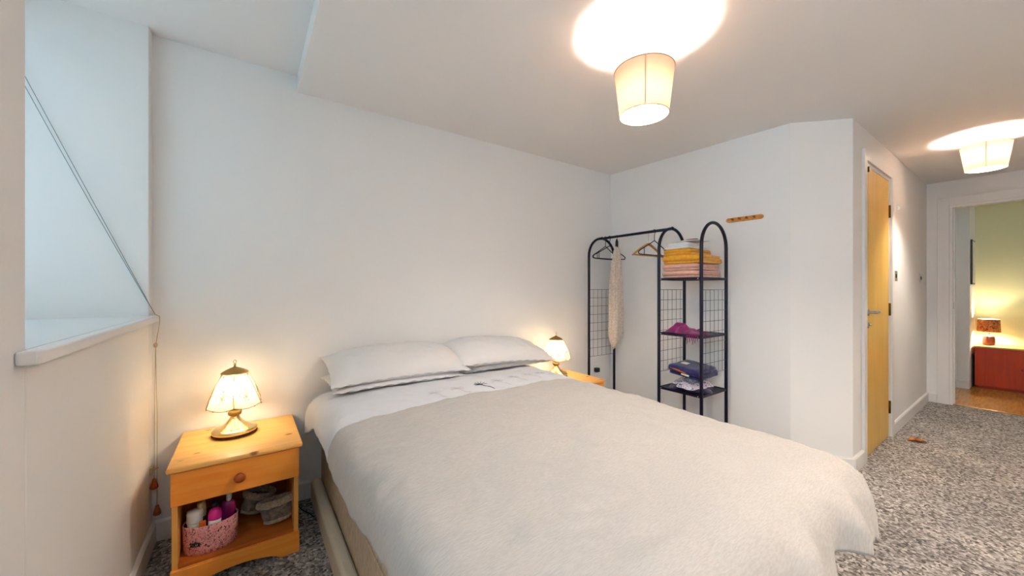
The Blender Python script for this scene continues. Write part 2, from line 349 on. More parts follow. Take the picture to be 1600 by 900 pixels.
cor = (XW + .022, 2.325, SILL + .006)
for k, (dz, dx) in enumerate(((0, 0), (-.05, .012))):
    m = MB(); top = (-.845 + dx, 2.315, 2.34 + dz*1.4); m.tube(sag(top, cor, 14, .004 + .012*k), .0013, 5); m.build('cord_strand', CORDM, bc)
m = MB(); m.tube([cor, (XW + .037, 2.326, SILL - .004), (XW + .037, 2.330, SILL - .03), (XW + .020, 2.350, .92)], .0016, 5)
m.tube([(XW + .020, 2.350, .92), (XW + .016, 2.353, .6), (XW + .014, 2.357, .30)], .0013, 5)
m.tube([(XW + .020, 2.350, .92), (XW + .024, 2.360, .6), (XW + .022, 2.372, .17)], .0013, 5); m.build('cord_tail', CORDC, bc)
m = MB(); m.ball((XW + .020, 2.350, .925), .008, 8, 6, sz=1.5); m.build('cord_joiner', CORDC, bc)
m = MB(); m.box(XW, XW + .010, 2.345, 2.365, .335, .365); m.tube([(XW + .01, 2.355, .35), (XW + .028, 2.352, .358)], .0035, 6); m.build('cleat', CORDC, bc)
for (x, y, z) in ((XW + .014, 2.357, .285), (XW + .022, 2.372, .155)):
    m = MB(); m.lathe([(.001, .026), (.006, .024), (.008, .012), (.013, -.004), (.015, -.016), (.011, -.022), (.001, -.023)], (x, y, z), 12); m.build('acorn_knob', KNOBW, bc)

# door_1
d1 = empty('door_1', (3.83, YD, 0), 'light oak veneered door in a white frame beside the angled wall', kind='structure')
def archi(m, x0, x1, z1, y, wd_, th):
    m.box(x0 - wd_, x0, y - th, y, 0, z1 + wd_); m.box(x1, x1 + wd_, y - th, y, 0, z1 + wd_); m.box(x0, x1, y - th, y, z1, z1 + wd_)
for q in ((DX0 - .068, DX0, 0, DZ + .068), (DX1, DX1 + .068, 0, DZ + .068), (DX0, DX1, DZ, DZ + .068)): MB().box(q[0], q[1], YD - .016, YD, q[2], q[3]).build('architrave', TRIM, d1, bevel=.002)
for a, b_, e_ in ((DX0, DX0 + .022, .036), (DX1 - .022, DX1, -.036)):
    x2 = a + e_ if e_ > 0 else b_ + e_; lo, hi = min(a, b_), max(a, b_)
    MB().prism([(lo, YD), (hi, YD), (hi, YD + .046), (x2, YD + .046), (x2, YD + .12), (lo, YD + .12)] if e_ > 0 else [(lo, YD), (hi, YD), (hi, YD + .12), (x2, YD + .12), (x2, YD + .046), (lo, YD + .046)], 0, DZ, 'xy').build('door_jamb', TRIM, d1)
MB().box(DX0 + .022, DX1 - .022, YD, YD + .12, DZ - .022, DZ).build('door_head', TRIM, d1)
LX0, LX1, LY = DX0 + .025, DX1 - .025, YD + .002
leaf = MB().box(LX0, LX1, LY, LY + .040, .008, DZ - .025).build('door_leaf', DOORW, d1, bevel=.002)
m = MB(); hx = LX0 + .055; m.lathe([(.001, 0), (.025, 0), (.025, .006), (.021, .009), (.001, .009)], (0, 0, 0), 20)
def rotx(mb, c):          # turn a lathe standing on z so that it sticks out towards -y at c
    mb.v = [(c[0] + x, c[1] - z, c[2] + y) for x, y, z in mb.v]; mb.f = [list(f)[::-1] for f in mb.f]; return mb
h = MB(); h.lathe([(.001, 0), (.026, 0), (.026, .006), (.020, .010), (.010, .012), (.009, .045), (.001, .045)], (0,0,0), 20); rotx(h, (hx, LY, 1.02))
h.tube([(hx - .006, LY - .042, 1.02), (hx + .02, LY - .048, 1.021), (hx + .06, LY - .048, 1.022), (hx + .10, LY - .045, 1.017), (hx + .125, LY - .042, 1.019)], [.010, .0105, .009, .009, .006], 10)
h.build('door_handle', STEEL, leaf)
h = MB(); h.lathe([(.001, 0), (.022, 0), (.022, .005), (.018, .008), (.001, .008)], (0,0,0), 20); rotx(h, (hx, LY, .93)); h.lathe([(.001, 0), (.006, 0), (.006, .018), (.001, .02)], (hx, LY - .016, .925), 8); h.build('keyhole_plate', STEEL, leaf)
for z in (1.80, 1.02, .24):
    h = MB(); h.box(LX1 - .006, LX1 + .012, LY - .003, LY, z - .05, z + .05); h.tube([(LX1 + .003, LY - .006, z - .05), (LX1 + .003, LY - .006, z + .05)], .006, 8); h.build('hinge', HINGE, leaf)
h = MB(); h.box(LX0 + .05, LX0 + .058, LY - .012, LY, DZ - .065, DZ - .028); h.build('door_stop_pin', HINGE, leaf)
# doorway to the room beyond
d2 = empty('door_2', (XE, .15, 0), 'open doorway with a white frame to the room beyond', kind='structure')
for q in ((EY, EY + .082, 0, EZ + .082), (-.342, -.26, 0, EZ + .082), (-.26, EY, EZ, EZ + .082)): MB().box(XE - .016, XE, *q).build('architrave', TRIM, d2, bevel=.002)
for q in ((XE, XE + .1, EY - .022, EY, 0, EZ), (XE, XE + .1, -.26, -.238, 0, EZ), (XE, XE + .1, -.238, EY - .022, EZ - .022, EZ), (XE + .045, XE + .06, EY - .034, EY - .022, 0, EZ - .022)): MB().box(*q).build('door_jamb', TRIM, d2)
MB().box(XE + .02, XE + .022, EY - .026, EY - .022, .98, 1.04).build('strike_plate', STEEL, d2)
MB().box(XE + .012, XE + .048, -.238, EY - .022, 0, .006).build('threshold_strip', BRASSD, d2)

# ------------------------------------------------------------------ ceiling lights (linen shade pendants)
def pendant(cx, cy, zt, zb, rt, rb_, bm, label, seam_ang, up=0):
    p = empty('pendant_light', (cx, cy, CZ), label, 'ceiling light')
    m = MB(); m.lathe([(.001, 0), (.047, 0), (.047, -.012), (.040, -.024), (.012, -.030), (.008, -.036), (.001, -.036)], (cx, cy, CZ), 28); m.build('ceiling_rose', WHITEP, p)
    hz = zt - .045 + up
    m = MB(); m.tube([(cx, cy, CZ - .03), (cx, cy, hz)], .0035, 8); m.build('flex', WHITEP, p)
    m = MB(); m.lathe([(.004, 0), (.016, -.004), (.019, -.02), (.019, -.055), (.001, -.055)], (cx, cy, hz + .012), 16); m.build('lamp_holder', WHITEP, p)
    m = MB(); m.ball((cx, cy, hz - .075), .030, 16, 10, sz=1.15); b = m.build('light_bulb', bm, p)
    m = MB(); H_ = zt - zb
    m.lathe([(rb_ + (rt - rb_)*i/8, zb + H_*i/8) for i in range(9)], (cx, cy, 0), 64, cap=False); sh = m.build('lamp_shade', SHADE, p)
    for r_, z in ((rt, zt), (rb_, zb)):
        m = MB(); m.tube([(cx + r_*math.cos(a), cy + r_*math.sin(a), z) for a in [2*math.pi*i/64 for i in range(64)]], .0022, 6, closed=True); m.build('shade_rim', WIRE, sh)
    m = MB()
    for k in range(3):
        a = k*2*math.pi/3 + .4; m.tube([(cx + .022*math.cos(a), cy + .022*math.sin(a), hz - .01), (cx + rt*.98*math.cos(a), cy + rt*.98*math.sin(a), zt - .006)], .0018, 5)
    m.tube([(cx + .022*math.cos(a), cy + .022*math.sin(a), hz - .01) for a in [2*math.pi*i/16 for i in range(16)]], .002, 5, closed=True); m.build('shade_spider', WHITEP, sh)
    m = MB(); ca, sa = math.cos(seam_ang), math.sin(seam_ang); q = .0009
    m.grid(1, 8, lambda u, v: (cx + (rb_ + (rt - rb_)*v + q)*math.cos(seam_ang + (u - .5)*.035), cy + (rb_ + (rt - rb_)*v + q)*math.sin(seam_ang + (u - .5)*.035), zb + .003 + (H_ - .006)*v)); m.build('shade_seam', SEAM, sh)
    return p
pendant(1.385, .984, 2.118, 1.928, .122, .100, BULBM, 'linen drum pendant light hanging over the bed', math.atan2(-.984, -1.385) + .05)
pendant(4.332, .235, 2.215, 2.045, .122, .098, BULBH, 'linen shade ceiling light in the passage by the doorway', math.atan2(-.235, -4.332) + .02, .05)
pendant(1.75, -.72, 2.118, 1.928, .122, .100, BULBR, 'linen drum pendant added unseen behind the viewpoint as fill light', 0)  # added fill lamp, never in view

# ------------------------------------------------------------------ nightstands
def nightstand(label):
    n = empty('nightstand', (0, 0, 0), label, 'bedside table', 'pine bedside tables')
    W, D, H_ = .230, .47, .490        # half width, depth (front at y=0), height
    bw = .215; fy = .022
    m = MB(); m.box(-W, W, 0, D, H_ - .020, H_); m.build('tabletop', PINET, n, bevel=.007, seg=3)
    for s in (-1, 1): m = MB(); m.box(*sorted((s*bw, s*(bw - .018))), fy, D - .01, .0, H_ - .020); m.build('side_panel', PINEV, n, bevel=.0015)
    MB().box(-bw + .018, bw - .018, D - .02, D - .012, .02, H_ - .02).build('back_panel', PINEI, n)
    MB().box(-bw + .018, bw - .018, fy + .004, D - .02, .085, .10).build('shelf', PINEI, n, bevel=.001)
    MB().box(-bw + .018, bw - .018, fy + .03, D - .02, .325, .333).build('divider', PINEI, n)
    dr = MB().box(-bw - .002, bw + .002, fy - .014, fy + .006, .338, .468).build('drawer', PINEF, n, bevel=.003)
    k = MB(); k.lathe([(.001, 0), (.013, 0), (.011, .008), (.016, .016), (.020, .024), (.016, .031), (.001, .034)], (0,0,0), 20); rotx(k, (0, fy - .014, .402)); k.build('knob', KNOBW, dr)
    poly = [(-bw - .003, 0), (-bw + .07, 0)] + [(-bw + .07 + (2*bw - .14)*i/16, .034*math.sin(math.pi*i/16)**.6) for i in range(1, 16)] + [(bw - .07, 0), (bw + .003, 0), (bw + .003, .088), (-bw - .003, .088)]
    m = MB(); m.prism(poly, fy - .016, fy + .002, 'xz'); m.build('plinth', PINEF, n, bevel=.003)
    return n
NS0 = (-.030, 1.926, 0)
ns = nightstand('pine bedside table with a pink patterned basket on its open shelf')
ns2 = copy_tree(ns); ns2['label'] = 'pine bedside table mostly hidden behind the far side of the bed'
ns.location = NS0; ns2.location = (2.008, 1.926, 0)

# ------------------------------------------------------------------ bedside lamps
def touch_lamp(label):
    L = empty('table_lamp', (0,0,0), label, 'lamp', 'brass lamps with glass shades')
    m = MB(); m.lathe([(.001, 0), (.088, 0), (.090, .006), (.086, .010)], (0,0,0), 40); m.build('base_foot', FELT, L)
    m = MB(); m.lathe([(.086, .009), (.090, .016), (.090, .024), (.084, .030), (.070, .034), (.052, .042), (.036, .056), (.024, .072), (.019, .082), (.018, .088)], (0,0,0), 40); m.build('lamp_base', BRASS, L)
    m = MB(); m.lathe([(.018, .086), (.026, .092), (.028, .104), (.022, .112), (.016, .116), (.030, .122), (.036, .130), (.030, .140), (.014, .146), (.012, .17)], (0,0,0), 28); m.build('stem', BRASSD, L)
    m = MB(); m.tube([(0, 0, .14), (0, 0, .175)], .012, 12); m.build('lamp_holder', BRASS, L)
    m = MB(); m.ball((0, 0, .215), .024, 14, 10, sz=1.4); m.build('light_bulb', BULBS, L)
    sh = MB().lathe([(.056, .292), (.052, .297), (.034, .308), (.016, .316), (.006, .320), (.004, .326)], (0,0,0), 24, cap=False).build('shade_cap', BRASSD, L)
    f = MB(); f.ball((0, 0, .331), .006, 8, 6); f.tube([(.0, 0, .335), (.005, 0, .341), (.006, 0, .348), (.0, 0, .354), (-.006, 0, .348), (-.005, 0, .341)], .0016, 5, closed=True); f.build('finial', BRASS, sh)
    n = 6; rt, rbt, zt, zb = .054, .118, .288, .148
    def P(u, v, k, off=0):          # u along panel -0.5..0.5, v 0 top..1 bottom
        a0 = (k + .5)*2*math.pi/n + .52; c0 = math.pi/n; r = rt + (rbt - rt)*v
        z = zt + (zb - zt)*v; bulge = .006*math.sin(math.pi*v)
        zz = z - .014*(v**3)*(1 - (2*u)**2)
        rad = r*math.cos(c0) + bulge + off; tan = 2*u*r*math.sin(c0)*.985
        return (rad*math.cos(a0) - tan*math.sin(a0), rad*math.sin(a0) + tan*math.cos(a0), zz)
    for k in range(n):
        g = MB(); g.grid(8, 8, lambda u, v: P(u - .5, v, k)); gp = g.build('glass_panel', GLASSP, L)
        r_ = MB(); r_.tube([P(.507, v/8, k, .001) for v in range(9)], .0016, 6); r_.build('shade_rib', BRASSD, L)
        e = MB(); e.tube([P(-.5 + i/12, 1, k, 0) for i in range(13)], .0014, 5); e.build('panel_rim', BRASSD, gp)
        e = MB(); e.tube([P(-.5 + i/6, 0, k, 0) for i in range(7)], .0016, 5); e.build('top_rim', BRASSD, gp)
        s = MB()
        for uu, vv in ((-.25, 1.0), (.25, 1.0), (-.3, .04), (.3, .04)): s.ball(P(uu, vv, k, .002), .0032, 6, 4)
        s.build('studs', BRASSD, gp)['kind'] = 'stuff'
        fl = MB()               # fleur-de-lis: centre petal, two curls, cross band
        def Q(a, b): return P(a*.36, .66 + b*.22, k, .0018)
        fl.tube([Q(0, -1), Q(.18, -.45), Q(0, .15), Q(-.18, -.45), Q(0, -1)], .0012, 5)
        for s_ in (-1, 1): fl.tube([Q(0, .15), Q(s_*.3, -.25), Q(s_*.65, -.45), Q(s_*.85, -.1), Q(s_*.6, .1)], .0012, 5)
        fl.tube([Q(-.4, .2), Q(.4, .2)], .0014, 5); fl.tube([Q(0, .15), Q(-.25, .7)], .001, 5); fl.tube([Q(0, .15), Q(.25, .7)], .001, 5)
        fl.build('fleur_motif', MOTIF, gp)['kind'] = 'stuff'
    return L
l1 = touch_lamp('brass lamp with glass shade on the bedside table left of the bed')
l2 = copy_tree(l1); l2['label'] = 'brass lamp with glass shade beyond the pillows, on the far bedside table'
l1.location = (-.054, 2.235, .490); l2.location = (1.995, 2.225, .490)

# ------------------------------------------------------------------ bed
BX0, BX1, BY0, BY1 = .325, 1.70, .43, 2.36
bed = empty('bed', ((BX0 + BX1)/2, 1.4, 0), 'double divan bed with damask base and mattress', 'bed')
m = MB(); m.box(BX0 + .01, BX1 - .01, BY0, BY1, .03, .34); m.build('divan_base', DIVAN, bed, bevel=.02, seg=3)
m = MB(); m.box(BX0 - .045, BX0 + .008, BY0, BY1 - .02, .005, .135); m.build('side_rail', DIVANR, bed, bevel=.022, seg=4)
m = MB(); m.box(BX0 + .004, BX0 + .0115, .62, 1.46, .15, .32); m.build('drawer_front', DIVAN, bed, bevel=.003)
for yy in (1.04,):
    m = MB(); m.tube([(BX0 + .006, yy + .055, .255), (BX0 - .012, yy + .045, .262), (BX0 - .018, yy, .262), (BX0 - .012, yy - .045, .262), (BX0 + .006, yy - .055, .255)], .009, 8); m.build('drawer_handle', BROWNH, bed)
m = MB(); m.box(BX0, BX1, BY0, BY1, .34, .57); m.build('mattress', MATTR, bed, bevel=.05, seg=4)
for x, y in ((BX0 + .1, BY0 + .1), (BX1 - .1, BY0 + .1), (BX0 + .1, BY1 - .1), (BX1 - .1, BY1 - .1)): MB().lathe([(.025, 0), (.025, .03)], (x, y, 0), 12).build('castor', BLACKP, bed)

# duvet: a cloth parameterised by its flat coordinates (a across, b along), wrapped over the mattress
CX0, CX1, CY0 = .375, 1.585, .455          # straight core
def duvet(a, b, off=0.0):
    cx = min(max(a, CX0), CX1); cy = max(b, CY0)
    dx, dy = a - cx, b - cy; r = math.hypot(dx, dy)
    t = (a - CX0)/(CX1 - CX0); s = (b - CY0)/(2.3 - CY0); tc = min(max(t, 0), 1); sc_ = min(max(s, 0), 1)
    top = .640 + .022*math.sin(math.pi*tc)**.7*math.sin(math.pi*min(1, sc_*.9 + .1))**.5
    top += -.006*abs(fbm(a*4 + b*3, b*5 - a*4, 9.2)) + .010*fbm(a*2.1, b*2.1, 3.1) + .0075*fbm(a*5.5 + b*2, b*9 - a*3, 7.7) + .0042*fbm(a*10 + b*14, b*22, 1.7)
    top -= .030*max(0, (sc_ - .86)/.14)**1.5
    if r < 1e-6: return Vector((a, b, top + off))
    nx, ny = dx/r, dy/r
    corner = abs(nx*ny)*2; right = max(0, nx); foot = max(0, -ny)
    Rw = .115*(1 - foot - right*(1 - foot)) + .150*right*(1 - foot) + .15*foot if nx >= 0 else .115 + .035*foot
    Rw += .012*corner*(nx > 0)
    th = min(r/Rw, R(84)); out = Rw*math.sin(th); dn = Rw*(1 - math.cos(th)); ex = max(0, r - Rw*R(84))
    out += ex*math.sin(R(6)); dn += ex*math.cos(R(6))
    # hanging folds run with the perimeter
    per = cx + cy; az = math.atan2(-ny, nx)
    amp = min(1, r/.24)
    fo = (.022*math.sin(per*17 + 2.6*fbm(a, b, 2)) + .010*math.sin(per*37 + 2))*amp*amp*(.30 + .70*min(1, foot + right*.5))*(1 - .8*min(1, corner))
    if nx < 0 and foot < .5: fo *= .35
    out += fo
    if corner > .02: out += (.020*math.sin(az*9 + 1) + .009*math.sin(az*21))*corner*amp
    out += .006*fbm(a*9, b*9, 5)*amp
    p = Vector((cx + nx*out, cy + ny*out, top - dn))
    return p + Vector((nx*math.sin(th), ny*math.sin(th), math.cos(th)))*off
BL = 1.645                                                                      # line between border and main field
def sstep(x, a, b): t = min(1, max(0, (x - a)/(b - a))); return t*t*(3 - 2*t)
def skirt_pt(w, v, off=0.0):
    """w: position round the perimeter, as (core point, outward direction, hang length)"""
    cx, cy, ang, L_ = w; return duvet(cx + math.cos(ang)*max(v*L_, 1e-5), cy + math.sin(ang)*max(v*L_, 1e-5), off)
def perimeter(b0, b1, foot):
    P = []; n = 110 if foot else 44
    for i in range(n): b = b1 + (b0 - b1)*i/n; P.append((CX0, b, math.pi, .205 + .012*math.sin(b*6) - .05*max(0, 1.25 - b) + .05*sstep(b, 2.0, 2.3)))
    if not foot: P.append((CX0, b0, math.pi, .205 + .012*math.sin(b0*6)))
    if foot:
        for i in range(14): P.append((CX0, CY0, math.pi + math.pi/2*i/14, .17 + .38*sstep(i/14, 0, 1)))
        for i in range(110):
            a = CX0 + (CX1 - CX0)*i/110; P.append((a, CY0, 1.5*math.pi, .56 - .30*sstep(a, 1.225, 1.275) + .05*sstep(a, 1.30, 1.58)))
        for i in range(34): P.append((CX1, CY0, 1.5*math.pi + math.pi/2*i/34, .31 + .02*math.sin(i*.7)))
        P += [(CX1, CY0 + (b1 - CY0)*i/n, 2*math.pi, .31 + .03*sstep(i/n, 0, .3)) for i in range(n + 1)]
    else: P += [(CX1, b0 + (b1 - b0)*i/n, 2*math.pi, .34) for i in range(n + 1)]
    return P
dv = empty('duvet', (1.0, 1.4, .6), 'cream linen duvet with a white embroidered border spread over the bed', 'duvet')
m = MB(); m.grid(110, 110, lambda u, v: duvet(CX0 + (CX1 - CX0)*u, CY0 + (BL - CY0)*v))
PR = perimeter(CY0, BL, True); m.grid(len(PR) - 1, 34, lambda u, v: skirt_pt(PR[min(len(PR) - 1, round(u*(len(PR) - 1)))], v))
m.build('duvet_cover', LINEN, dv, solid=.014, merge=True)
m = MB(); m.grid(110, 44, lambda u, v: duvet(CX0 + (CX1 - CX0)*u, BL + (2.30 - BL)*v, .0015))
PB = perimeter(BL, 2.30, False); k1 = 45
m.grid(k1 - 1, 26, lambda u, v: skirt_pt(PB[round(u*(k1 - 1))], v, .0015)); m.grid(len(PB) - k1 - 1, 26, lambda u, v: skirt_pt(PB[k1 + round(u*(len(PB) - k1 - 1))], v, .0015))
m.build('duvet_border', COTTOND, dv, solid=.014, merge=True)
m = MB(); e0 = PB[0]; e1 = PB[-1]; m.tube([skirt_pt(e0, 1 - i/16, -.004) for i in range(16)] + [duvet(CX0 + (CX1 - CX0)*i/70, 2.30, -.004) for i in range(71)] + [skirt_pt(e1, i/16, -.004) for i in range(1, 17)], .010, 8); m.build('border_piping', COTTOND, dv)
# embroidered stems on the border
def stem(x, y, sz, mt, wd_):
    m = MB()
    def S(u, v): return duvet(x + u*sz, y + v*sz, .0035)
    m.tube([S(.25, -2.0), S(.22, -1.3), S(.12, -.6), S(0, 0)], wd_, 4)
    for k in range(7):
        a = R(-8 + k*33); m.tube([S(.0, 0), S(.62*math.cos(a), .62*math.sin(a))], wd_*.8, 4)
    m.build('embroidered_stem', mt, dv)['kind'] = 'stuff'
for x, y, mt, wd_ in ((.77, 1.77, THREADL, .0010), (.90, 1.78, THREADL, .0010), (1.055, 1.80, THREAD, .0016), (1.17, 1.81, THREADL, .0011), (1.30, 1.83, THREADL, .001), (1.42, 1.85, THREADL, .001), (1.53, 1.86, THREADL, .001)): stem(x, y, .06, mt, wd_)

# pillows
def pillow(label, c, w_, d_, t_, tilt, seed, yaw=0, roll=0):
    N_, M_ = 46, 30; cr = Matrix.Rotation(yaw, 3, 'Z') @ Matrix.Rotation(tilt, 3, 'X') @ Matrix.Rotation(roll, 3, 'Y')
    m = MB()
    def S(side):
        def f(u, v):
            U, V = 2*u - 1, 2*v - 1
            pin = 1 - .07*(abs(U)**2)*(1 - abs(V))*0
            x = U*w_/2*(1 - .05*(1 - V*V)*abs(U)**3 * 0 - .035*(1 - abs(V)**3)*abs(U)**6); y = V*d_/2*(1 - .05*(1 - abs(U)**3)*abs(V)**6)
            hgt = t_/2*max(0, (1 - abs(U)**3.4))**.6*max(0, (1 - abs(V)**2.8))**.6
            e = min(1, 6*min(1 - abs(U), 1 - abs(V)))
            wr = .011*fbm(u*3 + seed, v*4, seed) + .009*fbm(u*9 + seed, v*5 + u*4, seed + 3) + .003*fbm(u*22, v*16 + seed, seed)
            k = (1 - e)*.7 + .0
            z = side*(hgt + e*wr) + k*.006*math.sin(u*70 + v*40)*(1 if e < 1 else 0)
            if side < 0: z *= .7
            z -= .10*t_*(abs(U)**2 + V*V)
            return Vector(c) + cr @ Vector((x, y, z))
        return f
    m.grid(N_, M_, S(1)); m.grid(N_, M_, S(-1)); 
    o = m.build('pillow', COTTON, merge=True); tag(o, label, 'pillow', 'white pillows at the bed head'); return o
pillow('white pillow at bottom of the stack nearest the window, under another', (.70, 2.19, .686), .73, .39, .085, R(1), 1.3)
pillow('white pillow at bottom of the stack beside the far lamp, almost covered', (1.40, 2.205, .684), .70, .34, .08, R(1), 4.9)
pillow('large white pillow on top of the stack nearest the window', (.715, 2.180, .770), .77, .41, .145, R(13), 8.1, R(-1))
pillow('large white pillow on top of the stack beside the far lamp', (1.425, 2.19, .762), .76, .40, .145, R(11), 12.6, R(1.5), R(4))

# ------------------------------------------------------------------ basket, bottles and slippers in the nightstand
SZ = .1005
bk = empty('storage_basket', (-.130, 2.033, SZ), 'oval pink patterned basket with a black name label, inside the bedside table', 'basket')
def ovl(r0, z): return r0
m = MB(); m.lathe([(.001, .0), (.086, .0), (.090, .004), (.093, .112), (.091, .115), (.089, .112), (.086, .006), (.001, .006)], (-.130, 2.033, SZ), 44, 1.0, .72, cap=False); m.build('basket_body', PINKPRINT, bk)
m = MB(); m.lathe([(.0855, .008), (.0875, .108)], (-.130, 2.033, SZ), 44, 1.0, .72, cap=False); m.build('basket_lining', BLACKI, bk)
def onbasket(ang, z, off=.0015): return (-.130 + (.0915 + off)*math.cos(ang), 2.033 + .72*(.0915 + off)*math.sin(ang), SZ + z)
m = MB(); m.grid(8, 1, lambda u, v: onbasket(R(-134 + 24*u), .038 + .016*v, .003)); m.build('name_label', BLACKP, bk, solid=.002)
m = MB()          # pale lettering on the label, illegible in the photograph
for k, st in enumerate(([(0,0),(0,1)], [(0,1),(.7,1)], [(0,.5),(.7,.5)], [(0,0),(.7,0)], [(.35,0),(.35,1)], [(0,0),(.7,1)])):
    for a, b_ in [st]:
        m.tube([onbasket(R(-131 + k*3.1 + a[0]*2), .042 + .008*a[1], .0055), onbasket(R(-131 + k*3.1 + b_[0]*2), .042 + .008*b_[1], .0055)], .0007, 4)
m.build('label_lettering', PAPER, bk)['kind'] = 'stuff'
ZB = SZ + .006
def bottle(name, label, cat, x, y, parts, tx=0, ty=0):
    """parts: (part name, profile, material, sx, sy)"""
    e = empty(name, (x, y, ZB), label, cat)
    for pn, prof, mt, sx, sy in parts:
        m = MB(); m.lathe(prof, (x, y, ZB), 20, sx, sy); m.build(pn, mt, e)
    e.rotation_euler = (R(tx), R(ty), 0); return e
bottle('cream_bottle', 'cream coloured ribbed bottle standing left in the pink basket', 'bottle', -.182, 2.023,
       [('bottle_body', [(.014, 0), (.018, .03), (.024, .09), (.026, .115)], CREAMP, 1, .9), ('cap', [(.026, .113), (.0275, .118), (.0265, .125), (.0275, .132), (.0265, .138), (.0275, .146), (.025, .160), (.001, .162)], WHITEP, 1, .9)], 0, 0)
bottle('pink_capped_bottle', 'white bottle with a glossy hot pink cap in the pink basket', 'bottle', -.122, 1.998,
       [('bottle_body', [(.020, 0), (.022, .10), (.022, .118)], WHITEP, 1, .8), ('cap', [(.0225, .116), (.0235, .121), (.0225, .140), (.019, .153), (.010, .160), (.001, .161)], PINKC, 1, .8)], 0, 3)
bottle('magenta_spray_bottle', 'tall magenta perfume spray bottle at the right of the basket', 'bottle', -.082, 2.053,
       [('bottle_body', [(.024, 0), (.027, .05), (.027, .13), (.022, .150), (.010, .156)], MAGP, 1, .6), ('spray_top', [(.009, .152), (.010, .160), (.010, .178), (.006, .182), (.001, .182)], WHITEP, 1, 1)], 0, 4)
bottle('magenta_bottle', 'dark magenta bottle behind the pink capped bottle', 'bottle', -.118, 2.036,
       [('bottle_body', [(.020, 0), (.024, .04), (.024, .125), (.016, .142)], MAGP, 1, .7), ('cap', [(.013, .140), (.013, .166), (.001, .168)], BLACKP, 1, 1)], 0, 0)
bottle('gold_tube', 'slim pale gold tube leaning at the back of the basket', 'tube', -.150, 2.036,
       [('tube_body', [(.012, 0), (.014, .10), (.015, .175), (.013, .185), (.001, .186)], GOLDP, 1, 1)], 0, -4)
bottle('black_jar', 'black lidded jar between the cream bottle and pink cap', 'jar', -.156, 2.036,
       [('jar_body', [(.016, 0), (.017, .10)], BLACKP, 1, 1), ('lid', [(.018, .099), (.019, .104), (.019, .122), (.016, .126), (.001, .126)], BLACKP, 1, 1)], 0, 0)
m = MB(); m.box(-.166, -.144, 1.986, 1.998, ZB, ZB + .122); tag(m.build('orange_packet', ORANGEP, bevel=.003), 'small orange packet at the front of the pink basket', 'packet')
# slippers: squat fleece bodies with furry cuffs and soles
def slipper(label, loc, rot):
    s = empty('slipper', loc, label, 'slipper', 'fur trimmed slippers'); ORG[s.name] = Vector((0,0,0))
    m = MB(); m.lathe([(.001, .004), (.034, .004), (.047, .014), (.053, .036), (.054, .060), (.055, .082), (.050, .082), (.047, .060), (.040, .02), (.001, .016)], (0,0,0), 26, 1.15, .72, cap=False); bo = m.build('slipper_body', GREYF, s)
    m = MB()
    m.grid(60, 14, lambda u, v: (lambda a, b, n_: ((.056 + (.012 + n_)*math.cos(b))*math.cos(a)*1.15, (.056 + (.012 + n_)*math.cos(b))*math.sin(a)*.74, .088 + (.015 + n_)*math.sin(b)))(2*math.pi*u, 2*math.pi*v, .004*noise.noise(Vector((math.cos(2*math.pi*u)*9, math.sin(2*math.pi*u)*9, v*5))))); m.build('fur_cuff', FURC, s, merge=True)
    m = MB(); m.grid(50, 10, lambda u, v: (lambda a, b, n_: ((.040 + (.010 + n_)*math.cos(b))*math.cos(a)*1.15, (.040 + (.010 + n_)*math.cos(b))*math.sin(a)*.74, .012 + (.010 + n_)*math.sin(b)))(2*math.pi*u, 2*math.pi*v, .003*noise.noise(Vector((math.cos(2*math.pi*u)*9, math.sin(2*math.pi*u)*9, v*5 + 3))))); m.build('fur_sole', FURC, s, merge=True)
    s.rotation_euler = rot; return s
slipper('grey fur trimmed slipper standing at the right of the open shelf', (.112, 2.045, SZ + .007), (R(-10), R(-9), R(-14)))
slipper('grey fur trimmed slipper behind the pink basket, half in shadow', (.010, 2.170, SZ + .024), (R(14), R(18), R(35)))

# lamp cable on the carpet between table and bed
m = MB(); m.tube([(.205, 2.375, .06), (.215, 2.33, .012), (.235, 2.27, .004), (.262, 2.22, .004), (.276, 2.17, .004)], .003, 6); tag(m.build('lamp_cable', BLACKP), 'thin black cable on the carpet beside the bed base', 'cable')

# ------------------------------------------------------------------ clothes rack
RX0, RX1 = 2.487, 2.828; YA, YB_, YC = 2.335, 1.638, 1.320; RT = 1.645; TR = .0112
rk = empty('clothes_rack', (2.66, 1.83, 0), 'black tubular clothes rack with hanging rail, three shelves and wire grids', 'clothes rack')
def arch(y):
    r = (RX1 - RX0)/2; cx = (RX0 + RX1)/2; zc = RT - r
    path = [(RX0, y, .004), (RX0, y, .5), (RX0, y, 1.0), (RX0, y, zc)] + [(cx - r*math.cos(a), y, zc + r*math.sin(a)) for a in [math.pi*i/20 for i in range(1, 20)]] + [(RX1, y, zc), (RX1, y, 1.0), (RX1, y, .5), (RX1, y, .004)]
    m = MB(); m.tube(path, TR, 12); o = m.build('arch_frame', BLACKT, rk)
    for x in (RX0, RX1): m = MB(); m.lathe([(.001, 0), (.012, 0), (.0125, .02), (TR, .024)], (x, y, 0), 12, cap=False); m.build('foot_cap', BLACKP, o)
for y in (YA, YB_, YC): arch(y)
RCX = (RX0 + RX1)/2
m = MB(); m.tube([(RCX, YA + .012, RT), (RCX, YB_ - .012, RT)], TR, 12); m.build('hanging_rail', BLACKT, rk)
for y in (YA, YB_): m = MB(); m.ball((RCX, y, RT + .004), .013, 10, 6); m.build('rail_knob', BLACKP, rk)
for z in (.12,):
    m = MB(); m.tube([(RX1, YA, z), (RX1, YB_, z)], .007, 8); m.build('cross_bar', BLACKT, rk)
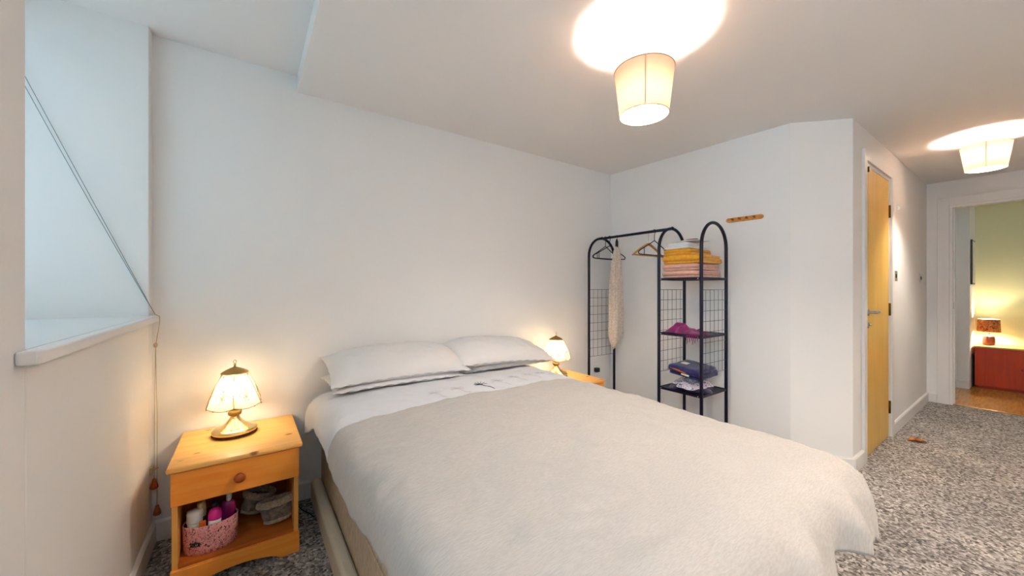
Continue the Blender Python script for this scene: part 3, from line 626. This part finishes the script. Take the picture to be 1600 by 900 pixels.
def wgrid(y, z0, z1, nz, nx=6):
    m = MB()
    for i in range(1, nx): x = RX0 + (RX1 - RX0)*i/nx; m.tube([(x, y, z0), (x, y, z1)], .0013, 5)
    for j in range(nz + 1): z = z0 + (z1 - z0)*j/nz; m.tube([(RX0, y, z), (RX1, y, z)], .0015, 5)
    m.build('wire_grid', WIREG, rk)['kind'] = 'stuff'
wgrid(YA, .575, 1.177, 8); wgrid(YB_, .57, 1.177, 8); wgrid(YC, .60, 1.177, 8)
SH = (1.262, .862, .462)
for z in SH:
    m = MB(); m.box(RX0 + .004, RX1 - .004, YC + .004, YB_ - .004, z - .012, z - .004)
    m.box(RX0 - .003, RX0 + .008, YC, YB_, z - .016, z); m.box(RX1 - .008, RX1 + .003, YC, YB_, z - .016, z); m.box(RX0, RX1, YC - .004, YC + .008, z - .016, z); m.box(RX0, RX1, YB_ - .008, YB_ + .004, z - .016, z)
    m.build('rack_shelf', BLACKT, rk, bevel=.0015)
    for x in (RX0 - .003, ):
        for yy in (YC + .02, YB_ - .02):
            m = MB(); m.tube([(RX0 - .004, yy, z - .008), (RX0 - .009, yy, z - .008)], .005, 8); m.build('shelf_bolt', STEEL, rk)

# hangers, built in the XZ plane hanging from the origin (rail centre)
def hook_path(r=.018, n=14):
    return [(r*math.sin(a), 0, r*math.cos(a)) for a in [R(-100) + R(265)*i/n for i in range(n+1)]]
def hanger(kind, label, y, yaw, rollz=0):
    h = empty('clothes_hanger', (0,0,0), label, 'clothes hanger', 'hangers on the clothes rail')
    zt = -.075
    if kind == 'wood':
        m = MB(); m.tube([(-.011, 0, .006)] + [(.0125*math.sin(a), 0, .0125*math.cos(a)) for a in [R(-50) + R(200)*i/10 for i in range(11)]] + [(.004, 0, -.022), (0, 0, -.04), (0, 0, zt)], .0016, 6); m.build('hook', STEEL, h)
        m = MB(); n = 20; st = []
        for i in range(n+1):
            u = -1 + 2*i/n; x = u*.215; z = zt - .012 - .105*abs(u)**1.25; th = .021*(1 - .45*abs(u)); st.append([(x, -.006, z - th), (x, .006, z - th), (x, .007, z), (x, -.007, z)])
        m.ring(st, lambda i: st[i], smooth=False); m.build('shoulder_bar', HANGW, h, bevel=.003)
        m = MB(); m.tube([(-.195, 0, zt - .118), (.195, 0, zt - .118)], .0055, 8); m.build('trouser_bar', HANGW, h)
    else:
        m = MB(); m.tube([(-.014, 0, .004)] + [(.0135*math.sin(a), 0, .0135*math.cos(a)) for a in [R(-50) + R(200)*i/10 for i in range(11)]] + [(.004, 0, -.022), (0, 0, -.04), (0, 0, zt)], .003, 6); m.build('hook', BLACKP, h)
        m = MB(); m.tube([(0, 0, zt), (-.09, 0, zt - .045), (-.175, 0, zt - .085), (-.192, 0, zt - .098), (-.188, 0, zt - .112), (-.17, 0, zt - .116), (0, 0, zt - .118), (.17, 0, zt - .116), (.188, 0, zt - .112), (.192, 0, zt - .098), (.175, 0, zt - .085), (.09, 0, zt - .045)], .0042, 8, closed=True)
        for s in (-1, 1): m.tube([(s*.125, 0, zt - .063), (s*.125, 0, zt - .116)], .003, 6)
        m.build('hanger_body', BLACKP, h)
    h.location = (RCX, y, RT); h.rotation_euler = (0, 0, R(yaw)); return h
ZR = TR
hanger('black', 'black plastic hanger hanging nearest the headboard end of the rail', 2.292, 6)
hanger('black', 'black plastic hanger just left of the cream garment', 2.245, -6)
hanger('wood', 'light wooden hanger with trouser bar on the rail', 1.845, 2)
hanger('black', 'black plastic hanger between the wooden hanger and the towels', 1.79, -3)
for o in [o for o in bpy.data.objects if o.name.startswith('clothes_hanger')]: o.location.z = RT - .0

# cream garment hanging edge on, gathered at its top
g = empty('cream_garment', (RCX, 2.165, 1.6), 'cream fluffy knitted garment hanging from the rail', 'garment')
m = MB(); st = []; NZ = 60
for i in range(NZ + 1):
    v = i/NZ; z = 1.560 - .86*v; cy = 2.163 + .014*v; ry = .016 + .034*min(1, v*1.6)**.6 ; rx = .028 + .034*min(1, v*2.2)**.7
    if v > .9: ry *= 1 - .55*((v - .9)/.1)**2; rx *= 1 - .35*((v - .9)/.1)**2
    if v < .04: ry *= .35 + .65*v/.04; rx *= .35 + .65*v/.04
    ringp = []
    for k in range(36):
        a = 2*math.pi*k/36; f = 1 + .20*math.sin(3*a + 1 + v*1.5) * min(1, v*3) + .11*math.sin(7*a - v*2) + .08*fbm(math.cos(a)*2, math.sin(a)*2, v*5)
        ringp.append((RCX + rx*f*math.cos(a), cy + ry*f*math.sin(a), z + (.05*math.cos(a) if v > .93 else 0)*(v - .93)/.07))
    st.append(ringp)
m.ring(st, lambda i: st[i]); m.build('knitted_body', CREAMK, g)
m = MB(); st2 = []
for i in range(25):
    v = i/24; z = 1.47 - .47*v; st2.append([(RCX - .045 - .018*min(1, v*3) + .020*math.cos(a), 2.148 - .008*v + .016*math.sin(a)*(1 - .2*v), z) for a in [2*math.pi*k/12 for k in range(12)]])
m.ring(st2, lambda i: st2[i]); m.build('sleeve', CREAMK, g)
m = MB(); m.tube([(RCX + .0, 2.165, RT - .02), (RCX, 2.165, 1.60), (RCX, 2.165, 1.55)], [.004, .013, .013], 8); m.tube([(RCX - .012, 2.165, RT + .003), (RCX, 2.165, RT + .0125), (RCX + .012, 2.165, RT + .003), (RCX + .006, 2.165, RT - .014), (RCX, 2.165, RT - .03)], .0022, 6); m.build('hook_grip', BLACKP, g)

# ------------------------------------------------------------------ folded towels on the top shelf
def folded(name, label, cat, group, mt, x0, x1, y0, y1, z0, hgt, layers, seed, yaw=0):
    """cloth folded back and forth: serpentine profile in XZ extruded along Y"""
    e = None; t = hgt/layers; path = []
    for L_ in range(layers):
        z = z0 + t*(L_ + .5); xs = [x0 + t/2, x1 - t/2 - .006*((seed*7 + L_) % 3)]
        if L_ % 2: xs = xs[::-1]
        for i in range(9): path.append((xs[0] + (xs[1] - xs[0])*i/8, z))
        if L_ < layers - 1:
            s = 1 if L_ % 2 == 0 else -1
            for i in range(1, 5): a = -math.pi/2 + math.pi*i/5; path.append((xs[1] + s*t/2*math.cos(a), z + t/2 + t/2*math.sin(a)))
    th = t*.46; N_ = 16; m = MB(); P2 = []
    for i, (x, z) in enumerate(path):
        a = path[max(0, i-1)]; b_ = path[min(len(path)-1, i+1)]; d = Vector((b_[0]-a[0], b_[1]-a[1])).normalized(); P2.append((x, z, -d.y, d.x))
    loop = [(x + nx*th, z + nz*th) for x, z, nx, nz in P2] + [(x - nx*th, z - nz*th) for x, z, nx, nz in reversed(P2)]
    n = len(loop); cx, cy = (x0 + x1)/2, (y0 + y1)/2; cyw, syw = math.cos(yaw), math.sin(yaw); vs = []
    for j in range(N_ + 1):
        v = j/N_; sh = .008*(fbm(v*2, seed, 1))
        for x, z in loop:
            y = y0 + (y1 - y0)*v; zz = z + .004*fbm(x*12, y*12, seed)*((z - z0)/hgt) - .006*max(0, abs(2*v - 1) - .8)/.2*((z - z0)/hgt)
            X = x + sh + .003*fbm(y*20, z*60, seed); Y = y + .006*fbm(x*10, z*40, seed)*(abs(2*v - 1))
            vs.append((cx + (X - cx)*cyw - (Y - cy)*syw, cy + (X - cx)*syw + (Y - cy)*cyw, zz))
    fs = [(j*n + i, j*n + (i+1) % n, (j+1)*n + (i+1) % n, (j+1)*n + i) for j in range(N_) for i in range(n)]
    k = len(P2)
    for base in (0, N_*n):
        for i in range(k-1): q = (base + i, base + i+1, base + n-2-i, base + n-1-i); fs.append(q if base else q[::-1])
    m.add(vs, fs, True); o = m.build(name, mt, merge=True); tag(o, label, cat, group); return o
T0 = SH[0] + .001; TX0, TX1, TY0, TY1 = 2.505, 2.80, 1.342, 1.618
G = 'folded towels on the top shelf'
folded('folded_towel', 'pale pink towel at the bottom of the towel stack', 'towel', G, PINK, TX0, TX1, TY0, TY1, T0, .052, 3, 1)
folded('folded_towel', 'pale pink towel second from the bottom, under the yellow ones', 'towel', G, PINK, TX0, TX1 - .01, TY0 + .012, TY1, T0 + .053, .046, 3, 2)
folded('folded_towel', 'thick mustard yellow towel lying on the pink towels', 'towel', G, YELLOW, TX0 - .002, TX1, TY0 - .004, TY1 - .002, T0 + .100, .062, 3, 3)
folded('folded_towel', 'mustard yellow towel just beneath the white towels', 'towel', G, YELLOW, TX0 + .004, TX1 - .01, TY0 + .07, TY1, T0 + .163, .046, 2, 4)
folded('folded_towel', 'white towel lying on the mustard yellow towels', 'towel', G, WHITET, TX0 + .008, TX1 - .03, TY0 + .09, TY1 - .004, T0 + .210, .024, 2, 5)
folded('folded_towel', 'smaller white towel at the very top of the stack', 'towel', G, WHITET, TX0 + .02, TX1 - .05, TY0 + .10, TY1 - .03, T0 + .235, .020, 2, 6)
pb = empty('paper_bag', (2.62, 1.50, T0 + .256), 'thin pale packet with dark red print lying on the white towels', 'packet')
m = MB(); m.grid(12, 12, lambda u, v: (2.54 + .18*u, 1.375 + .20*v, T0 + .262 + .012*math.sin(math.pi*v)*math.sin(math.pi*u) + .004*math.sin(u*9))); m.build('paper_sheet', PAPER, pb, solid=.003)
m = MB(); m.grid(6, 4, lambda u, v: (2.56 + .10*u, 1.42 + .05*v, T0 + .2735 + .006*math.sin(math.pi*u))); m.build('printed_band', REDP, pb, solid=.003)

# ------------------------------------------------------------------ crumpled cloths
def crumple(name, label, cat, mt, cx, cy, z, rx, ry, h, seed, pw=2.2, yaw=0, part=None, nrm=1):
    m = MB(); c_, s_ = math.cos(yaw), math.sin(yaw)
    def f(u, v, side):
        a = 2*math.pi*u; rr = v; ed = 1 + .16*math.sin(3*a + seed) + .10*math.sin(7*a + seed*2)
        x = rx*rr*ed*math.cos(a); y = ry*rr*ed*math.sin(a); prof = (1 - rr**pw)
        zz = h*prof*(.72 + .5*fbm(x*9 + seed, y*9, seed)) + nrm*.010*fbm(x*40, y*26 + seed, 2)*prof + .002
        if side: zz = .0
        return (cx + x*c_ - y*s_, cy + x*s_ + y*c_, z + max(0.0, zz))
    m.grid(64, 26, lambda u, v: f(u, v, 0)); m.grid(64, 3, lambda u, v: f(u, 1 - v, 1))
    o = m.build(name, mt, part, merge=True)
    if not part: tag(o, label, cat)
    return o
sc = empty('magenta_scarf', (2.65, 1.47, SH[1]), 'crumpled magenta scarf with fringed ends on the middle shelf', 'scarf')
crumple('scarf_body', '', '', MAGENTA, 2.61, 1.515, SH[1] + .0005, .10, .115, .070, 2.2, 1.6, 0, sc, 1.3)
crumple('scarf_end', '', '', MAGENTA, 2.585, 1.385, SH[1] + .0005, .055, .055, .05, 5.7, 1.8, 0, sc, 1.3)
for k in range(7):
    y = 1.345 + k*.013; x = 2.535; m = MB(); m.tube([(x + .01, y, SH[1] + .018), (2.488, y - .003, SH[1] + .010), (2.474, y - .004, SH[1] - .006), (2.470, y - .006 + .004*(k % 3), SH[1] - .035 - .012*(k % 3))], [.004, .0035, .003, .002], 6); m.build('tassel', MAGENTA, sc)
Z3 = SH[2] + .0005
crumple('purple_garment', 'dark purple crumpled garment at the bottom of the lowest shelf', 'garment', PURPLE, 2.655, 1.475, Z3, .150, .138, .035, 1.1, 3)
crumple('floral_garment', 'white and lilac floral garment bunched beneath the navy jeans', 'garment', FLORAL, 2.630, 1.470, Z3 + .020, .130, .120, .085, 3.6, 3)
j = empty('folded_jeans', (2.64, 1.46, Z3 + .1), 'folded navy jeans with a pale waist label, topmost on the lowest shelf', 'jeans')
tmp = folded('jeans_body', '', '', None, NAVY, 2.515, 2.765, 1.352, 1.575, Z3 + .100, .070, 3, 9)
def into(o, parent):
    for k in ('label', 'category', 'group'):
        if k in o: del o[k]
    for v in o.data.vertices: v.co = v.co - ORG[parent.name]
    o.parent = parent
into(tmp, j)
for v in tmp.data.vertices:          # the bundle slopes down to the front and right
    wv = v.co; wv.z += .12*(wv.x*.35) + .10*(wv.y)*.9
m = MB(); m.grid(6, 6, lambda u, v: (2.575 + .05*u, 1.475 + .045*v, Z3 + .1795 + .12*.35*(2.575 + .05*u - 2.64) + .09*(1.475 + .045*v - 1.46))); m.build('waist_label', PAPER, j, solid=.002)
m = MB(); m.tube([(2.512, 1.560, Z3 + .150), (2.508, 1.50, Z3 + .140), (2.508, 1.44, Z3 + .128)], .006, 6); m.build('orange_lining', ORANGE, j)
m = MB(); m.tube([(2.509, 1.475, Z3 + .118), (2.508, 1.42, Z3 + .112)], .006, 6); m.build('white_drawstring', WHITEP, j)

# ------------------------------------------------------------------ peg rail on the wall
xr = lambda y: 2.862 + (2.944 - 2.862)*(YH + .05 - y)/(YH + .05 - .964)
PY0, PY1, PZ = 1.118, 1.360, 1.690
pr = empty('peg_rail', (xr(1.24), 1.24, PZ), 'small wooden rail with four pegs on the wall right of the rack', 'peg rail')
ang = math.atan2(2.944 - 2.862, (YH + .05 - .964))
m = MB(); n = 10; hw = .016; L_ = (PY1 - PY0)/2 - hw; poly = [(L_ + hw*math.cos(a), hw*math.sin(a)) for a in [-math.pi/2 + math.pi*i/n for i in range(n+1)]] + [(-L_ - hw*math.cos(a), -hw*math.sin(a)) for a in [-math.pi/2 + math.pi*i/n for i in range(n+1)]]
cyp = (PY0 + PY1)/2
def onw(s, z, d): return (xr(cyp + s) - d, cyp + s, PZ + z)
k = len(poly); vs = [onw(a, b, 0.0005) for a, b in poly] + [onw(a, b, .012) for a, b in poly]
m.add(vs, [list(range(k)), list(range(k, 2*k))[::-1]] + [(i, k + i, k + (i+1) % k, (i+1) % k) for i in range(k)]); m.build('rail_board', HANGW, pr, bevel=.002)
for s in (-.070, -.023, .024, .071):
    m = MB(); m.tube([onw(s, 0, .011), onw(s, .001, .026), onw(s, .004, .033)], [.005, .0045, .0075], 10); m.build('peg', KNOBW, pr)
for s in (-.105, .105): m = MB(); m.tube([onw(s, 0, .011), onw(s, 0, .0135)], .004, 8); m.build('screw', BRASSD, pr)

# ------------------------------------------------------------------ socket, switches
so = empty('wall_socket', (2.68, YH, .45), 'white wall socket with a black plug near the clothes rack', 'socket')
MB().box(2.60, 2.70, YH - .008, YH, .405, .49).build('faceplate', WHITEP, so, bevel=.003)
MB().box(2.618, 2.662, YH - .045, YH - .008, .412, .452).build('plug', BLACKP, so, bevel=.006)
def switch(x, z, label):
    s = empty('light_switch', (x, YD, z), label, 'light switch')
    MB().box(x - .043, x + .043, YD - .006, YD, z - .043, z + .043).build('faceplate', STEEL, s, bevel=.002)
    MB().box(x - .010, x + .010, YD - .010, YD - .006, z - .016, z + .016).build('rocker', BLACKP, s, bevel=.0015)
switch(4.40, 1.290, 'brushed steel light switch just right of the oak door')
switch(5.50, 1.290, 'brushed steel light switch near the open doorway')
s = empty('wall_hook', (4.40, YD, 1.853), 'small white hook on the wall high beside the oak door', 'hook')
MB().box(4.385, 4.415, YD - .005, YD, 1.82, 1.89).build('hook_plate', WHITEP, s, bevel=.002)
m = MB(); m.tube([(4.40, YD - .005, 1.872), (4.40, YD - .022, 1.868), (4.40, YD - .026, 1.850), (4.40, YD - .014, 1.838)], .004, 8); m.build('hook_arm', WHITEP, s)

# dry leaf on the carpet
lf = empty('dry_leaf', (4.22, .556, .003), 'small curled brown dry leaf lying on the carpet', 'leaf')
def leaf_pt(u, v):      # a blade rolled into a half tube, pointed at both ends
    t = (u - .5)*.105; wdt = math.sin(math.pi*min(max(u, .04), .96))**.7; th = math.pi*(.05 + .9*v); rr = .024*wdt
    s_ = -rr*math.cos(th); return (4.22 + t*.55 + s_*.75, .556 - t*.83 + s_*.66, .004 + rr*(1.0 - .85*math.sin(th))*1.2 + .004*math.sin(u*9))
m = MB(); m.grid(14, 10, leaf_pt); m.build('leaf_blade', LEAF, lf, solid=.0015)
m = MB(); m.tube([(4.22 + .034, .556 - .039, .006), (4.22 + .048, .556 - .062, .010)], .0018, 5); m.build('leaf_stalk', LEAF, lf)

# ------------------------------------------------------------------ room beyond
cb = empty('sideboard', (7.32, 0, 0), 'cherry coloured low cabinet in the room beyond the doorway', 'cabinet')
CY1, CYL = .470, -.75
MB().box(7.13, 7.52, CYL, CY1, .03, .485).build('cabinet_body', CABW, cb, bevel=.002)
MB().box(7.15, 7.50, CYL + .02, CY1 - .02, 0, .03).build('plinth', CABW, cb)
MB().box(7.105, 7.53, CYL - .01, CY1 + .01, .485, .503).build('cabinet_top', CABT, cb, bevel=.003)
for a, b_ in ((CYL + .004, -.352), (-.348, .048), (.052, CY1 - .002)): MB().box(7.112, 7.13, a, b_, .034, .482).build('cabinet_door', CABW, cb, bevel=.002)
fl = empty('table_lamp', (7.33, .375, .503), 'small lamp with an orange floral drum shade on the far cabinet', 'lamp')
m = MB(); m.lathe([(.001, 0), (.046, 0), (.050, .01), (.052, .05), (.048, .10), (.040, .112), (.018, .118), (.014, .128)], (7.33, .375, .503), 24, 1, 1); m.build('lamp_base', COPPER, fl)
m = MB(); m.tube([(7.33, .375, .625), (7.33, .375, .68)], .010, 10); m.build('lamp_holder', BRASS, fl)
m = MB(); m.ball((7.33, .375, .715), .022, 12, 8, sz=1.3); m.build('light_bulb', BULBF, fl)
shd = MB().lathe([(.093, .665), (.088, .815)], (7.33, .375, 0), 36, cap=False).build('lamp_shade', FLSH, fl)
MB().lathe([(.0915, .666), (.0865, .814)], (7.33, .375, 0), 36, cap=False).build('shade_lining', WHITEP, shd)
m = MB()
for zz, rr in ((.815, .088), (.665, .093)): m.tube([(7.33 + rr*math.cos(a), .375 + rr*math.sin(a), zz) for a in [2*math.pi*i/36 for i in range(36)]], .002, 5, closed=True)
m.build('shade_rim', BRASS, shd)
pf = empty('picture_frame', (7.23, .495, 1.5), 'narrow black framed picture seen edge on in the room beyond', 'picture')
MB().box(7.02, 7.34, .478, .494, 1.235, 1.77).build('frame', BLACKP, pf, bevel=.003)
MB().box(7.04, 7.32, .4765, .479, 1.255, 1.75).build('picture', PAPER, pf)
bx = empty('upright_files', (7.05, .47, 0), 'dark upright files beside the far cabinet', 'files')
for k in range(2): MB().box(7.16 + .09*k, 7.24 + .09*k, .482, .493, 0, .40 - .04*k).build('file', BLACKP, bx, bevel=.002)
